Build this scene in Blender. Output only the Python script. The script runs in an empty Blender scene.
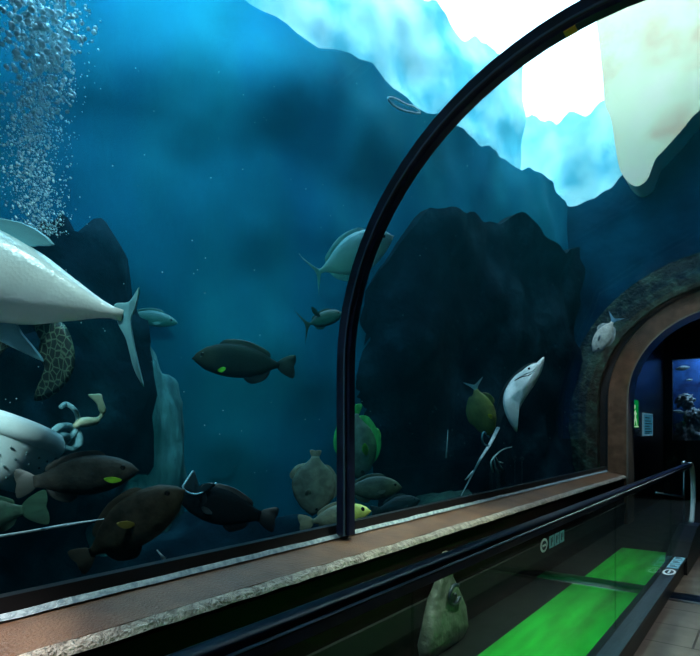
import bpy, bmesh, math, random
from mathutils import Vector, Matrix, noise
random.seed(7)
C = bpy.context.scene.collection
TH = math.radians(37.2); CT, ST = math.cos(TH), math.sin(TH)
F = 560.0; CAMZ = 1.5; VX, VY = 350.0, 430.0

# ---------------------------------------------------------------- places
def W(n, t, z):            # n = metres to the left of the camera, t = metres along the tunnel, z = height from eye
    return Vector((-n, t, z + CAMZ))
def at(px, py, n):         # point seen at a photo position, n metres left of the camera
    r = (px - VX) / F
    t = n * (CT + ST * r) / (ST - CT * r)
    d = t * CT + n * ST
    return W(n, t, (VY - py) / F * d)
def atd(px, py, d):        # point seen at a photo position, at view depth d
    r = (px - VX) / F
    return W(d * (ST - CT * r), d * (CT + ST * r), (VY - py) / F * d)
def n2d(px, n):            # view depth of the plane n metres left, in the direction px
    r = (px - VX) / F
    return n / (ST - CT * r)
def view_depth(p):
    return p.y * CT - p.x * ST

# ---------------------------------------------------------------- materials
def new_mat(name):
    m = bpy.data.materials.new(name); m.use_nodes = True
    nt = m.node_tree; b = nt.nodes['Principled BSDF']
    return m, nt, b
def rgb(c): return (c[0], c[1], c[2], 1.0)
def plain(name, col, rough=0.6, metal=0.0, spec=0.5, emit=None, es=0.0):
    m, nt, b = new_mat(name)
    b.inputs['Base Color'].default_value = rgb(col)
    b.inputs['Roughness'].default_value = rough
    b.inputs['Metallic'].default_value = metal
    b.inputs['Specular IOR Level'].default_value = spec
    if emit:
        b.inputs['Emission Color'].default_value = rgb(emit); b.inputs['Emission Strength'].default_value = es
    return m
def noisy(name, c1, c2, scale=4.0, rough=0.7, bump=0.0, detail=6.0, lo=0.35, hi=0.65, spec=0.4, metal=0.0, stretch=None, bscale=None, mid=None):
    m, nt, b = new_mat(name)
    tc = nt.nodes.new('ShaderNodeTexCoord'); mp = nt.nodes.new('ShaderNodeMapping')
    nt.links.new(tc.outputs['Object'], mp.inputs['Vector'])
    if stretch: mp.inputs['Scale'].default_value = stretch
    n = nt.nodes.new('ShaderNodeTexNoise'); n.inputs['Scale'].default_value = scale; n.inputs['Detail'].default_value = detail
    nt.links.new(mp.outputs[0], n.inputs['Vector'])
    r = nt.nodes.new('ShaderNodeValToRGB'); r.color_ramp.elements[0].position = lo; r.color_ramp.elements[1].position = hi
    r.color_ramp.elements[0].color = rgb(c1); r.color_ramp.elements[1].color = rgb(c2)
    if mid:
        e = r.color_ramp.elements.new((lo + hi) / 2); e.color = rgb(mid)
    nt.links.new(n.outputs['Fac'], r.inputs[0]); nt.links.new(r.outputs[0], b.inputs['Base Color'])
    b.inputs['Roughness'].default_value = rough; b.inputs['Specular IOR Level'].default_value = spec; b.inputs['Metallic'].default_value = metal
    if bump:
        n2 = nt.nodes.new('ShaderNodeTexNoise'); n2.inputs['Scale'].default_value = bscale or scale * 3; n2.inputs['Detail'].default_value = 8
        nt.links.new(mp.outputs[0], n2.inputs['Vector'])
        bp = nt.nodes.new('ShaderNodeBump'); bp.inputs['Strength'].default_value = bump; bp.inputs['Distance'].default_value = 0.05
        nt.links.new(n2.outputs['Fac'], bp.inputs['Height']); nt.links.new(bp.outputs[0], b.inputs['Normal'])
    return m
def fish_mat(name, back, belly, h, split=0.0, soft=0.35, mott=0.25, mscale=18.0, rough=0.35, spec=0.5, head=None, L=1.0, head_at=-0.3, band=None):
    # countershaded skin: back colour above, belly colour below, fine mottling; local y is the dorsal direction, local x runs to the tail
    m, nt, b = new_mat(name)
    tc = nt.nodes.new('ShaderNodeTexCoord'); sx = nt.nodes.new('ShaderNodeSeparateXYZ')
    nt.links.new(tc.outputs['Object'], sx.inputs[0])
    mr = nt.nodes.new('ShaderNodeMapRange'); mr.inputs['From Min'].default_value = (split - soft) * h; mr.inputs['From Max'].default_value = (split + soft) * h
    nt.links.new(sx.outputs['Y'], mr.inputs['Value'])
    n = nt.nodes.new('ShaderNodeTexNoise'); n.inputs['Scale'].default_value = mscale; n.inputs['Detail'].default_value = 5
    nt.links.new(tc.outputs['Object'], n.inputs['Vector'])
    mx = nt.nodes.new('ShaderNodeMix'); mx.data_type = 'RGBA'
    mx.inputs[6].default_value = rgb(belly); mx.inputs[7].default_value = rgb(back)
    nt.links.new(mr.outputs[0], mx.inputs[0])
    out = mx.outputs[2]
    if head:
        m2 = nt.nodes.new('ShaderNodeMapRange'); m2.inputs['From Min'].default_value = (head_at - 0.08) * L; m2.inputs['From Max'].default_value = (head_at + 0.08) * L
        nt.links.new(sx.outputs['X'], m2.inputs['Value'])
        mh = nt.nodes.new('ShaderNodeMix'); mh.data_type = 'RGBA'; mh.inputs[6].default_value = rgb(head)
        nt.links.new(m2.outputs[0], mh.inputs[0]); nt.links.new(out, mh.inputs[7]); out = mh.outputs[2]
    mm = nt.nodes.new('ShaderNodeMix'); mm.data_type = 'RGBA'; mm.blend_type = 'MULTIPLY'; mm.inputs[0].default_value = mott
    mr2 = nt.nodes.new('ShaderNodeMapRange'); mr2.inputs['From Min'].default_value = .35; mr2.inputs['From Max'].default_value = .65
    nt.links.new(n.outputs['Fac'], mr2.inputs['Value'])
    nt.links.new(out, mm.inputs[6]); nt.links.new(mr2.outputs[0], mm.inputs[7]); nt.links.new(mm.outputs[2], b.inputs['Base Color'])
    v = nt.nodes.new('ShaderNodeTexVoronoi'); v.inputs['Scale'].default_value = 60
    nt.links.new(tc.outputs['Object'], v.inputs['Vector'])
    bp = nt.nodes.new('ShaderNodeBump'); bp.inputs['Strength'].default_value = .12; bp.inputs['Distance'].default_value = .01
    nt.links.new(v.outputs['Distance'], bp.inputs['Height']); nt.links.new(bp.outputs[0], b.inputs['Normal'])
    b.inputs['Roughness'].default_value = rough; b.inputs['Specular IOR Level'].default_value = spec
    return m
def fin_mat(name, c1, c2, scale=40.0, rough=.5):
    return noisy(name, c1, c2, scale=scale, rough=rough, stretch=(.25, 1.0, 1.0), detail=3)

# ---------------------------------------------------------------- mesh helpers
def finish(name, bm, m=None, parent=None, smooth=True, angle=None):
    bmesh.ops.recalc_face_normals(bm, faces=bm.faces[:])
    me = bpy.data.meshes.new(name); bm.to_mesh(me); bm.free()
    if smooth:
        for p in me.polygons: p.use_smooth = True
        if angle is not None:
            me.set_sharp_from_angle(angle=math.radians(angle))
    o = bpy.data.objects.new(name, me); C.objects.link(o)
    if m: me.materials.append(m)
    if parent: o.parent = parent
    return o
def tag(o, label=None, cat=None, group=None, kind=None):
    if label: o['label'] = label
    if cat: o['category'] = cat
    if group: o['group'] = group
    if kind: o['kind'] = kind
    return o
def root_at(name, mat, label, cat, group=None):
    o = bpy.data.objects.new(name, None); C.objects.link(o); o.matrix_world = mat; o.empty_display_size = .1
    return tag(o, label, cat, group)
def box(bm, a, b, bevel=0.0):
    x0, x1 = sorted((a[0], b[0])); y0, y1 = sorted((a[1], b[1])); z0, z1 = sorted((a[2], b[2]))
    r = bmesh.ops.create_cube(bm, size=1.0)
    for v in r['verts']:
        v.co = Vector(((x0 + x1) / 2 + v.co.x * (x1 - x0), (y0 + y1) / 2 + v.co.y * (y1 - y0), (z0 + z1) / 2 + v.co.z * (z1 - z0)))
    if bevel:
        es = list({e for v in r['verts'] for e in v.link_edges})
        bmesh.ops.bevel(bm, geom=es, offset=bevel, segments=2, affect='EDGES')
def loft(bm, rings, closed=True, caps=True):
    vs = [[bm.verts.new(p) for p in ring] for ring in rings]
    k = len(vs[0]); m = k if closed else k - 1
    for a, b in zip(vs[:-1], vs[1:]):
        for i in range(m):
            j = (i + 1) % k
            bm.faces.new((a[i], a[j], b[j], b[i]))
    if caps and closed:
        bm.faces.new(vs[0][::-1]); bm.faces.new(vs[-1])
def tube(bm, pts, radii, seg=10, flat=1.0):
    pts = [Vector(p) for p in pts]
    if not hasattr(radii, '__len__'): radii = [radii] * len(pts)
    rings = []; up = Vector((0, 0, 1))
    for i, p in enumerate(pts):
        d = (pts[min(i + 1, len(pts) - 1)] - pts[max(i - 1, 0)]).normalized()
        if abs(d.dot(up)) > .97: up = Vector((1, 0, 0))
        a = d.cross(up).normalized(); b = a.cross(d).normalized(); up = b
        rings.append([p + a * math.cos(2 * math.pi * k / seg) * radii[i] + b * math.sin(2 * math.pi * k / seg) * radii[i] * flat for k in range(seg)])
    loft(bm, rings)
def crom(pts, n=6, closed=False):
    pts = [Vector(p) for p in pts]; out = []; k = len(pts)
    rng = range(k) if closed else range(k - 1)
    for i in rng:
        if closed: p0, p1, p2, p3 = pts[i - 1], pts[i], pts[(i + 1) % k], pts[(i + 2) % k]
        else: p0, p1, p2, p3 = pts[max(i - 1, 0)], pts[i], pts[i + 1], pts[min(i + 2, k - 1)]
        for j in range(n):
            s = j / n
            out.append(.5 * ((2 * p1) + (p2 - p0) * s + (2 * p0 - 5 * p1 + 4 * p2 - p3) * s * s + (3 * p1 - p0 - 3 * p2 + p3) * s ** 3))
    if not closed: out.append(pts[-1])
    return out
def prism(bm, outline, thick, frame=None, center_bulge=0.0):
    # outline: 2D points; a slab with thickness, thinner at the rim
    cx = sum(p[0] for p in outline) / len(outline); cy = sum(p[1] for p in outline) / len(outline)
    def T(x, y, z):
        v = Vector((x, y, z)); return frame @ v if frame is not None else v
    f = .93
    k = len(outline)
    mids = [bm.verts.new(T(p[0], p[1], 0)) for p in outline]
    for s in (1, -1):
        inner = [bm.verts.new(T(cx + (p[0] - cx) * f, cy + (p[1] - cy) * f, s * thick / 2)) for p in outline]
        for i in range(k):
            j = (i + 1) % k
            q = (mids[i], mids[j], inner[j], inner[i])
            bm.faces.new(q if s > 0 else q[::-1])
        bm.faces.new(inner if s > 0 else inner[::-1])
def sphere(bm, c, r, seg=16, ring=10, scale=(1, 1, 1), rot=None):
    res = bmesh.ops.create_uvsphere(bm, u_segments=seg, v_segments=ring, radius=r)
    for v in res['verts']:
        q = Vector((v.co.x * scale[0], v.co.y * scale[1], v.co.z * scale[2]))
        if rot is not None: q = rot @ q
        v.co = q + Vector(c)

# ---------------------------------------------------------------- palette
M = {}
M['sill'] = noisy('sill_stone', (.085, .037, .018), (.16, .078, .042), scale=5, rough=.38, bump=.35, bscale=90, spec=.6, detail=8)
M['sill_edge'] = noisy('sill_edge_highlit', (.26, .20, .16), (.66, .57, .49), scale=22, rough=.34, bump=1.0, bscale=70, spec=.9)  # edge tone raised to stand in for the bevel's highlight
M['arch'] = noisy('arch_bronze', (.15, .065, .034), (.26, .12, .065), scale=6, rough=.5, bump=.2, bscale=60)
M['gasket'] = plain('gasket_rubber', (.006, .007, .01), .45)
M['seal'] = noisy('clear_sealant', (.18, .25, .30), (.42, .5, .55), scale=30, rough=.25, bump=.4)
M['frame'] = noisy('rib_metal', (.006, .008, .02), (.012, .017, .045), scale=9, rough=.28, spec=.6)
M['frame_highlight'] = plain('rib_highlight', (.10, .16, .22), .3, .6)  # paler tone for the highlights along the rib edges
M['black'] = noisy('black_panel', (.004, .004, .004), (.010, .008, .007), scale=3, rough=.35, spec=.35)
M['kick'] = noisy('brown_kickboard', (.006, .003, .003), (.011, .005, .005), scale=3, rough=.6, spec=.1)
M['base'] = plain('baseboard_grey', (.016, .017, .016), .6, 0, .15)
M['rail'] = plain('handrail_rubber', (.004, .006, .014), .3, 0, .12)
M['rail_highlight'] = plain('handrail_highlight_pale', (.45, .58, .70), .3, .3)  # pale colour of the highlight line on the handrail
M['newelmat'] = plain('newel_grey_rubber', (.42, .42, .40), .35)
M['deck'] = noisy('deck_metal', (.05, .075, .10), (.08, .115, .15), scale=20, rough=.35, metal=.5, stretch=(1, .1, 1), bump=.1)
M['deckside'] = plain('deck_black', (.006, .008, .010), .4)
M['steel'] = plain('threshold_steel', (.012, .03, .07), .3, .6)
M['steel_l'] = plain('bright_steel', (.5, .52, .55), .3, .9)
M['white'] = plain('white_print', (.75, .85, .9), .5)
M['cyanprint'] = plain('pale_blue_print', (.25, .55, .68), .5)
M['darkprint'] = plain('dark_print', (.01, .02, .04), .5)

def tiles(name, c1, c2, mortar, sx, sy):
    m, nt, b = new_mat(name)
    tc = nt.nodes.new('ShaderNodeTexCoord'); mp = nt.nodes.new('ShaderNodeMapping')
    nt.links.new(tc.outputs['Object'], mp.inputs['Vector'])
    mp.inputs['Location'].default_value = (0, .02, 0)
    br = nt.nodes.new('ShaderNodeTexBrick'); br.inputs['Scale'].default_value = 1
    br.inputs['Brick Width'].default_value = sx; br.inputs['Row Height'].default_value = sy; br.inputs['Mortar Size'].default_value = .008
    br.inputs['Color1'].default_value = rgb(c1); br.inputs['Color2'].default_value = rgb(c2); br.inputs['Mortar'].default_value = rgb(mortar)
    nt.links.new(mp.outputs[0], br.inputs['Vector'])
    n = nt.nodes.new('ShaderNodeTexNoise'); n.inputs['Scale'].default_value = 9; n.inputs['Detail'].default_value = 8
    nt.links.new(mp.outputs[0], n.inputs['Vector'])
    mx = nt.nodes.new('ShaderNodeMix'); mx.data_type = 'RGBA'; mx.blend_type = 'MULTIPLY'; mx.inputs[0].default_value = .55
    mr = nt.nodes.new('ShaderNodeMapRange'); mr.inputs['From Min'].default_value = .25; mr.inputs['From Max'].default_value = .75; mr.inputs['To Min'].default_value = .3
    nt.links.new(n.outputs['Fac'], mr.inputs['Value'])
    nt.links.new(br.outputs['Color'], mx.inputs[6]); nt.links.new(mr.outputs[0], mx.inputs[7]); nt.links.new(mx.outputs[2], b.inputs['Base Color'])
    b.inputs['Roughness'].default_value = .55
    return m
M['tile'] = tiles('grey_floor_tiles', (.10, .098, .09), (.125, .12, .11), (.02, .02, .018), .9, .45)
M['farfloor'] = noisy('concrete_floor', (.075, .07, .055), (.15, .145, .12), scale=5, rough=.6)
M['walk'] = noisy('dark_walkway', (.003, .005, .004), (.008, .011, .009), scale=6, rough=.6, spec=.08)
M['mat_green'] = noisy('green_mat', (.0, .30, .005), (.0, .50, .025), scale=3, rough=.75, stretch=(3, .5, 1), bump=.1, bscale=60)

# clear acrylic: clear film with Fresnel gloss
def acrylic(name, tint, gloss=1.0):
    m = bpy.data.materials.new(name); m.use_nodes = True; nt = m.node_tree; nt.nodes.clear()
    o = nt.nodes.new('ShaderNodeOutputMaterial'); t = nt.nodes.new('ShaderNodeBsdfTransparent'); t.inputs[0].default_value = rgb(tint)
    g = nt.nodes.new('ShaderNodeBsdfGlossy'); g.inputs['Roughness'].default_value = .01
    fr = nt.nodes.new('ShaderNodeFresnel'); fr.inputs[0].default_value = 1.35
    mu = nt.nodes.new('ShaderNodeMath'); mu.operation = 'MULTIPLY'; mu.inputs[1].default_value = gloss
    mx = nt.nodes.new('ShaderNodeMixShader')
    ge = nt.nodes.new('ShaderNodeNewGeometry'); mi = nt.nodes.new('ShaderNodeMapRange')
    mi.inputs['To Min'].default_value = 1.35; mi.inputs['To Max'].default_value = 1 / 1.35
    nt.links.new(ge.outputs['Backfacing'], mi.inputs['Value']); nt.links.new(mi.outputs[0], fr.inputs[0])
    nt.links.new(fr.outputs[0], mu.inputs[0]); nt.links.new(mu.outputs[0], mx.inputs[0]); nt.links.new(t.outputs[0], mx.inputs[1]); nt.links.new(g.outputs[0], mx.inputs[2]); nt.links.new(mx.outputs[0], o.inputs[0])
    return m
M['acrylic'] = acrylic('tunnel_acrylic', (.93, .985, 1.0), .45)
M['railglass'] = acrylic('balustrade_glass', (.80, .90, .86), .4)

# ---------------------------------------------------------------- tunnel section
NC, ZC, R = .54, .38, 1.64             # centre of the arch (n, z) and its radius to the glass
SZ = -.668                              # sill height at the glass
T0, T1, TR = -4.0, 9.8, 2.78
NR = 2 * NC - (NC + R)                 # right-hand wall
def arch(r, zb, n=40, ZC=ZC):
    pts = [(NC + r, zb), (NC + r, (zb + ZC) / 2)]
    for i in range(n + 1):
        a = math.pi * i / n
        pts.append((NC + r * math.cos(a), ZC + r * math.sin(a)))
    pts += [(NC - r, (zb + ZC) / 2), (NC - r, zb)]
    return pts
def arch_band(name, r0, r1, t0, t1, zb, m, parent=None, zc=ZC):
    bm = bmesh.new(); a = arch(r0, zb, 40, zc); b = arch(r1, zb, 40, zc)
    rings = []
    for (p, q) in zip(a, b):
        rings.append([W(p[0], t0, p[1]), W(p[0], t1, p[1]), W(q[0], t1, q[1]), W(q[0], t0, q[1])])
    loft(bm, rings)
    return finish(name, bm, m, parent, angle=30)
tag(arch_band('window_1', R, R + .06, T0, TR - .01, SZ - .02, M['acrylic']), kind='structure')
tag(arch_band('window_2', R, R + .06, TR + .01, T1 - .01, SZ - .02, M['acrylic']), kind='structure')

# rib holding the acrylic
rib = root_at('tunnel_rib', Matrix.Translation(W(NC + R, TR, SZ)), 'dark navy metal rib arching over the tunnel between two acrylic panels', 'arch rib')
inv = rib.matrix_world.inverted()
def into(o, r):                        # keep world place when parented
    o.parent = r; o.matrix_parent_inverse = r.matrix_world.inverted(); return o
into(arch_band('rib_flange', R - .06, R - .003, TR - .05, TR + .05, SZ + .015, M['frame']), rib)
into(arch_band('rib_web', R - .082, R - .059, TR - .022, TR + .034, SZ + .015, M['frame']), rib)
into(arch_band('rib_edge_highlight', R - .068, R - .058, TR - .055, TR - .048, SZ + .015, M['frame_highlight']), rib)  # thin pale line standing in for the edge highlight
into(arch_band('rib_edge_highlight', R - .068, R - .058, TR + .046, TR + .052, SZ + .015, M['frame_highlight']), rib)  # same painted highlight on the far edge
p = at(598, 5, .8)
# yellow sticker on the rib
bm = bmesh.new(); ang = math.radians(80)
rr = R - .088
A = [W(NC + (rr) * math.cos(a), TR + dt, ZC + rr * math.sin(a)) for a, dt in ((math.radians(80), -.02), (math.radians(82), -.02), (math.radians(82), .03), (math.radians(80), .03))]
up = [v + Vector((0, 0, .006)) for v in A]
loft(bm, [A, up]); into(finish('yellow_sticker', bm, plain('yellow_tape', (.6, .38, .02), .5), smooth=False), rib)

# sill: sloping top, rough front edge with the highlight in its pale colour
def strip(name, prof, t0, t1, m, segs=1, wob=0.0):
    bm = bmesh.new(); rings = []
    for i in range(segs + 1):
        t = t0 + (t1 - t0) * i / segs
        rings.append([W(n, t, z + (noise.noise(Vector((n * 9, t * 7, z * 9))) * wob)) for n, z in prof])
    loft(bm, rings)
    return finish(name, bm, m, angle=25)
NW = NC + R
tag(strip('trim_1', [(NW + .05, SZ), (NW - .25, SZ - .052), (NW - .25, SZ - .10), (NW + .05, SZ - .10)], T0, T1 - .005, M['sill'], 60), kind='structure')
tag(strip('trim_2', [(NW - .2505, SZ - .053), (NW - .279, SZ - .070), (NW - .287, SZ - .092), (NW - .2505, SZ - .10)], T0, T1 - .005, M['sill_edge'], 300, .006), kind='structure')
tag(strip('trim_3', [(NW - .004, SZ + .0), (NW - .022, SZ - .002), (NW - .012, SZ + .014), (NW - .004, SZ + .02)], T0, T1 - .01, M['seal'], 200, .004), kind='structure')
tag(strip('trim_8', [(NW + .05, SZ), (NW - .001, SZ), (NW - .001, SZ + .075), (NW + .05, SZ + .075)], T0, T1 - .01, M['gasket']), kind='structure')
tag(strip('wall_left', [(NW - .26, SZ - .12), (NW - .26, -1.5), (NW + .05, -1.5), (NW + .05, SZ - .10)], T0, T1, M['kick']), kind='structure')
tag(strip('baseboard_left', [(NW - .285, -1.16), (NW - .285, -1.32), (NW - .261, -1.32), (NW - .261, -1.16)], T0, T1, M['base']), kind='structure')
tag(strip('wall_right', [(NR + .26, SZ - .0), (NR + .26, -1.5), (NR - .06, -1.5), (NR - .06, SZ)], T0, T1, M['kick']), kind='structure')
# floor
bm = bmesh.new(); box(bm, W(.80, T0, -1.5), W(NR + .2, 5.68, -1.6)); tag(finish('floor', bm, M['tile'], smooth=False), kind='structure')
bm = bmesh.new(); box(bm, W(2.2, T0, -1.5), W(.80, 16, -1.6)); tag(finish('floor_walkway', bm, M['walk'], smooth=False), kind='structure')
bm = bmesh.new(); box(bm, W(.80, 5.68, -1.5), W(-1.6, 16, -1.6)); tag(finish('floor_far', bm, M['farfloor'], smooth=False), kind='structure')
st = root_at('floor_threshold', Matrix.Translation(W(.6, 5.8, -1.5)), 'dark blue metal threshold strip crossing the floor beside the balustrade foot', 'threshold strip')
bm = bmesh.new(); box(bm, W(.745, 5.66, -1.5), W(NR + .27, 5.9, -1.485), .004); into(finish('plate', bm, M['steel']), st)
bm = bmesh.new(); box(bm, W(.745, 5.63, -1.5), W(NR + .27, 5.659, -1.484), .003); into(finish('bright_lip', bm, M['steel_l']), st)
bm = bmesh.new(); box(bm, W(1.93, 5.66, -1.5), W(.86, 5.96, -1.482), .004); tag(finish('walkway_threshold', bm, plain('dark_green_plate', (.0, .06, .012), .4)), 'dark strip crossing the green mat behind the balustrade glass', 'threshold strip')
# green mat, in two lengths either side of the strip
bm = bmesh.new(); box(bm, W(1.57, -1.5, -1.5), W(.88, 5.655, -1.49), .004); tag(finish('green_mat', bm, M['mat_green']), 'long bright green mat on the floor behind the balustrade glass, nearer length', 'floor mat', 'green mats behind the balustrade')
bm = bmesh.new(); box(bm, W(1.55, 5.965, -1.5), W(.88, 7.75, -1.49), .004); tag(finish('green_mat', bm, M['mat_green']), 'short bright green mat beyond the dark strip, farther length', 'floor mat', 'green mats behind the balustrade')

# ---------------------------------------------------------------- balustrade
GN = .85
bal = root_at('glass_balustrade', Matrix.Translation(W(GN, 3, -1.5)), 'glass balustrade with navy handrail and low dark metal base along the walkway', 'balustrade')
HZ = -.42
for (a, b) in ((-1.5, 1.42), (1.425, 4.05), (4.055, 6.55), (6.555, 8.15)):
    bm = bmesh.new(); box(bm, W(GN - .006, a, -1.34), W(GN + .006, b, HZ - .04)); into(finish('glass_panel', bm, M['railglass'], smooth=False), bal)
pts = [W(GN, -1.5, HZ), W(GN, 8.15, HZ)]
def rail_path(dz=0, dn=0, r=.39):
    out = [W(GN + dn, -1.5 + i * .5, HZ + dz) for i in range(20)]
    for i in range(0, 19):
        a = math.radians(90 - i * 10)
        out.append(W(GN + dn, 8.15 + (r + dz) * math.cos(a), HZ - r + (r + dz) * math.sin(a)))
    return out
bm = bmesh.new()
path = rail_path()
rings = []
for i, p in enumerate(path):
    d = (path[min(i + 1, len(path) - 1)] - path[max(i - 1, 0)]).normalized()
    s = Vector((1, 0, 0)); u = s.cross(d).normalized()
    ring = []
    for k in range(14):
        a = 2 * math.pi * k / 14
        ring.append(p + s * .030 * math.copysign(abs(math.cos(a)) ** .7, math.cos(a)) + u * .018 * math.copysign(abs(math.sin(a)) ** .7, math.sin(a)))
    rings.append(ring)
loft(bm, rings[:20]); into(finish('handrail', bm, M['rail']), bal)
bm = bmesh.new(); loft(bm, rings[19:]); nw = into(finish('handrail_end_loop', bm, M['newelmat']), bal); nw['label'] = 'pale grey curved end of the handrail'
bm = bmesh.new(); tube(bm, [W(GN - .030, -1.5, HZ - .006), W(GN - .030, 8.1, HZ - .006)], .0035, 8); into(finish('handrail_highlight', bm, M['rail_highlight']), bal)  # thin pale tube standing in for the handrail's highlight
bm = bmesh.new(); box(bm, W(GN + .02, -1.5, HZ - .045), W(GN - .02, 8.15, HZ - .02)); into(finish('rail_channel', bm, M['frame'], smooth=False), bal)
bm = bmesh.new()
prof = [(GN + .04, -1.5), (GN + .04, -1.335), (GN - .01, -1.325), (GN - .115, -1.335), (GN - .12, -1.35), (GN - .10, -1.36), (GN - .10, -1.5)]
loft(bm, [[W(n, t, z) for n, z in prof] for t in (-1.5, 6.7)]); into(finish('base_housing', bm, M['deckside'], smooth=False), bal)
bm = bmesh.new(); loft(bm, [[W(n, t, z) for n, z in ((GN - .015, -1.331), (GN - .015, -1.322), (GN - .115, -1.331), (GN - .115, -1.345))] for t in (-1.5, 6.7)]); into(finish('base_top_plate', bm, M['deck'], smooth=False), bal)
bm = bmesh.new()
loft(bm, [[W(n, t, z) for n, z in ((GN + .07, -1.5), (GN + .07, h), (GN - .13, h), (GN - .13, -1.5))] for t, h in ((6.7, -1.32), (7.1, -1.22), (7.7, -1.13), (8.2, -1.16), (8.35, -1.3), (8.4, -1.49))])
into(finish('newel_base', bm, M['deckside'], smooth=False), bal)

def sticker_set(o_n, t, z, ux, uy, label, size, cat='sticker'):
    # oval mark and three small squares, on a surface with axes ux (along) uy (across)
    nrm = ux.cross(uy).normalized()
    mat = Matrix((ux.to_4d(), uy.to_4d(), nrm.to_4d(), (0, 0, 0, 1))).transposed(); mat.translation = W(o_n, t, z)
    for i in range(3): mat[3][i] = 0
    r = root_at('safety_sticker_strip', mat, label, cat, None)
    def part(name, bm, m):
        o = finish(name, bm, m, smooth=False); o.parent = r; return o
    s = size
    bm = bmesh.new(); prism(bm, [(-1.15 * s + .5 * s * math.cos(a), .62 * s * math.sin(a)) for a in [2 * math.pi * k / 20 for k in range(20)]], .004); part('oval_sign', bm, M['white'])
    bm = bmesh.new(); prism(bm, [(-1.15 * s + .34 * s * math.cos(a), .44 * s * math.sin(a)) for a in [2 * math.pi * k / 20 for k in range(20)]], .0055); part('oval_ring', bm, M['darkprint'])
    bm = bmesh.new(); box(bm, (-1.4 * s, -.1 * s, -.003), (-.9 * s, .1 * s, .0036)); part('oval_bar', bm, M['white'])
    for i in range(3):
        x = -.42 * s + i * .78 * s
        bm = bmesh.new(); box(bm, (x, -.55 * s, -.002), (x + .68 * s, .55 * s, .002)); q = part('picture_square', bm, M['cyanprint'])
        bm = bmesh.new(); box(bm, (x + .2 * s, -.35 * s, .002), (x + .32 * s, .35 * s, .0028)); box(bm, (x + .42 * s, -.1 * s, .002), (x + .52 * s, .38 * s, .0028)); o = finish('pictogram', bm, M['darkprint'], smooth=False); o.parent = q
    return r
sticker_set(GN - .065, 6.25, -1.322, Vector((0, 1, 0)), Vector((-1, 0, 0)), 'oval and three pale blue square safety stickers on the balustrade base plate', .26).scale = (1, .33, 1)
_q = at(550, 541, NW - .266)
sticker_set(NW - .289, _q.y, _q.z - CAMZ, Vector((0, 1, 0)), Vector((0, 0, 1)), 'oval and three square safety stickers low on the dark wall below the sill', .23).scale = (1, .5, 1)

# bag standing on the walkway against the wall under the sill
bag = root_at('shopping_bag', Matrix.Translation(at(440, 633, 1.80)), 'crumpled white shopping bag with a dark round emblem behind the balustrade glass', 'bag')
zb = -1.5
bm = bmesh.new(); b0 = at(418, 632, 1.80); 
tb = b0.y
def bagring(f, n_in, n_out, t0, t1, z):
    pts = []
    K = 28
    for k in range(K):
        a = 2 * math.pi * k / K
        ca, sa = math.cos(a), math.sin(a)
        x = math.copysign(abs(ca) ** .35, ca); y = math.copysign(abs(sa) ** .6, sa)
        t = (t0 + t1) / 2 + x * (t1 - t0) / 2; n = (n_in + n_out) / 2 + y * (n_out - n_in) / 2
        w = noise.noise(Vector((t * 9, n * 5, z * 4))) * .018
        pts.append(W(n + w, t + w + .16, z))
    return pts
s = [(0, -1.5, 1.79, 1.89, 3.05, 3.60), (.1, -1.42, 1.76, 1.90, 3.03, 3.63), (.3, -1.28, 1.78, 1.90, 3.10, 3.62), (.5, -1.16, 1.80, 1.895, 3.17, 3.56), (.7, -1.05, 1.82, 1.89, 3.27, 3.48), (.85, -.97, 1.83, 1.885, 3.33, 3.46), (1, -.86, 1.845, 1.875, 3.37, 3.44)]
rings = [bagring(f, a, b, c, d, z) for f, z, a, b, c, d in s]
loft(bm, rings)
into(finish('bag_body', bm, noisy('white_plastic', (.11, .12, .10), (.18, .185, .16), scale=7, rough=.4, bump=.5, bscale=12)), bag)
for dt in (3.52, 3.60):
    bm = bmesh.new(); tube(bm, crom([W(1.86, dt - .05, -.91), W(1.86, dt - .03, -.885), W(1.86, dt, -.875), W(1.86, dt + .03, -.885), W(1.86, dt + .05, -.91)], 5), .008, 6); into(finish('handle', bm, M['white']), bag)
bm = bmesh.new()
ring_pts = [W(1.782, 3.56 + .085 * math.cos(a), -1.15 + .065 * math.sin(a)) for a in [.9 + 2 * math.pi * k / 22 for k in range(18)]]
tube(bm, ring_pts, .013, 6); sphere(bm, W(1.782, 3.56, -1.15), .016, 8, 6); into(finish('round_emblem', bm, M['darkprint']), bag)

# ---------------------------------------------------------------- far portal
pr = root_at('portal_arch', Matrix.Translation(W(NW, T1, -1.5)), 'brown arched door surround at the far end of the tunnel', 'arch surround')
into(arch_band('arch_face', R - .295, R - .02, T1 - .03, T1 + .05, -1.5, M['arch'], None, .48), pr)
into(arch_band('arch_reveal', R - .32, R - .296, T1 - .045, T1 + .45, -1.5, plain('pale_edge', (.23, .17, .13), .4), None, .48), pr)
into(arch_band('arch_gasket', R - .019, R + .10, T1 - .05, T1 + .05, SZ, M['gasket'], None, .48), pr)
tag(arch_band('trim_4', R + .125, R + .62, T1 - .14, T1 + .1, -1.5, noisy('algae_crust', (.003, .016, .012), (.05, .12, .085), scale=7, rough=.9, bump=.8, bscale=20, lo=.42, hi=.75)), kind='structure')
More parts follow.
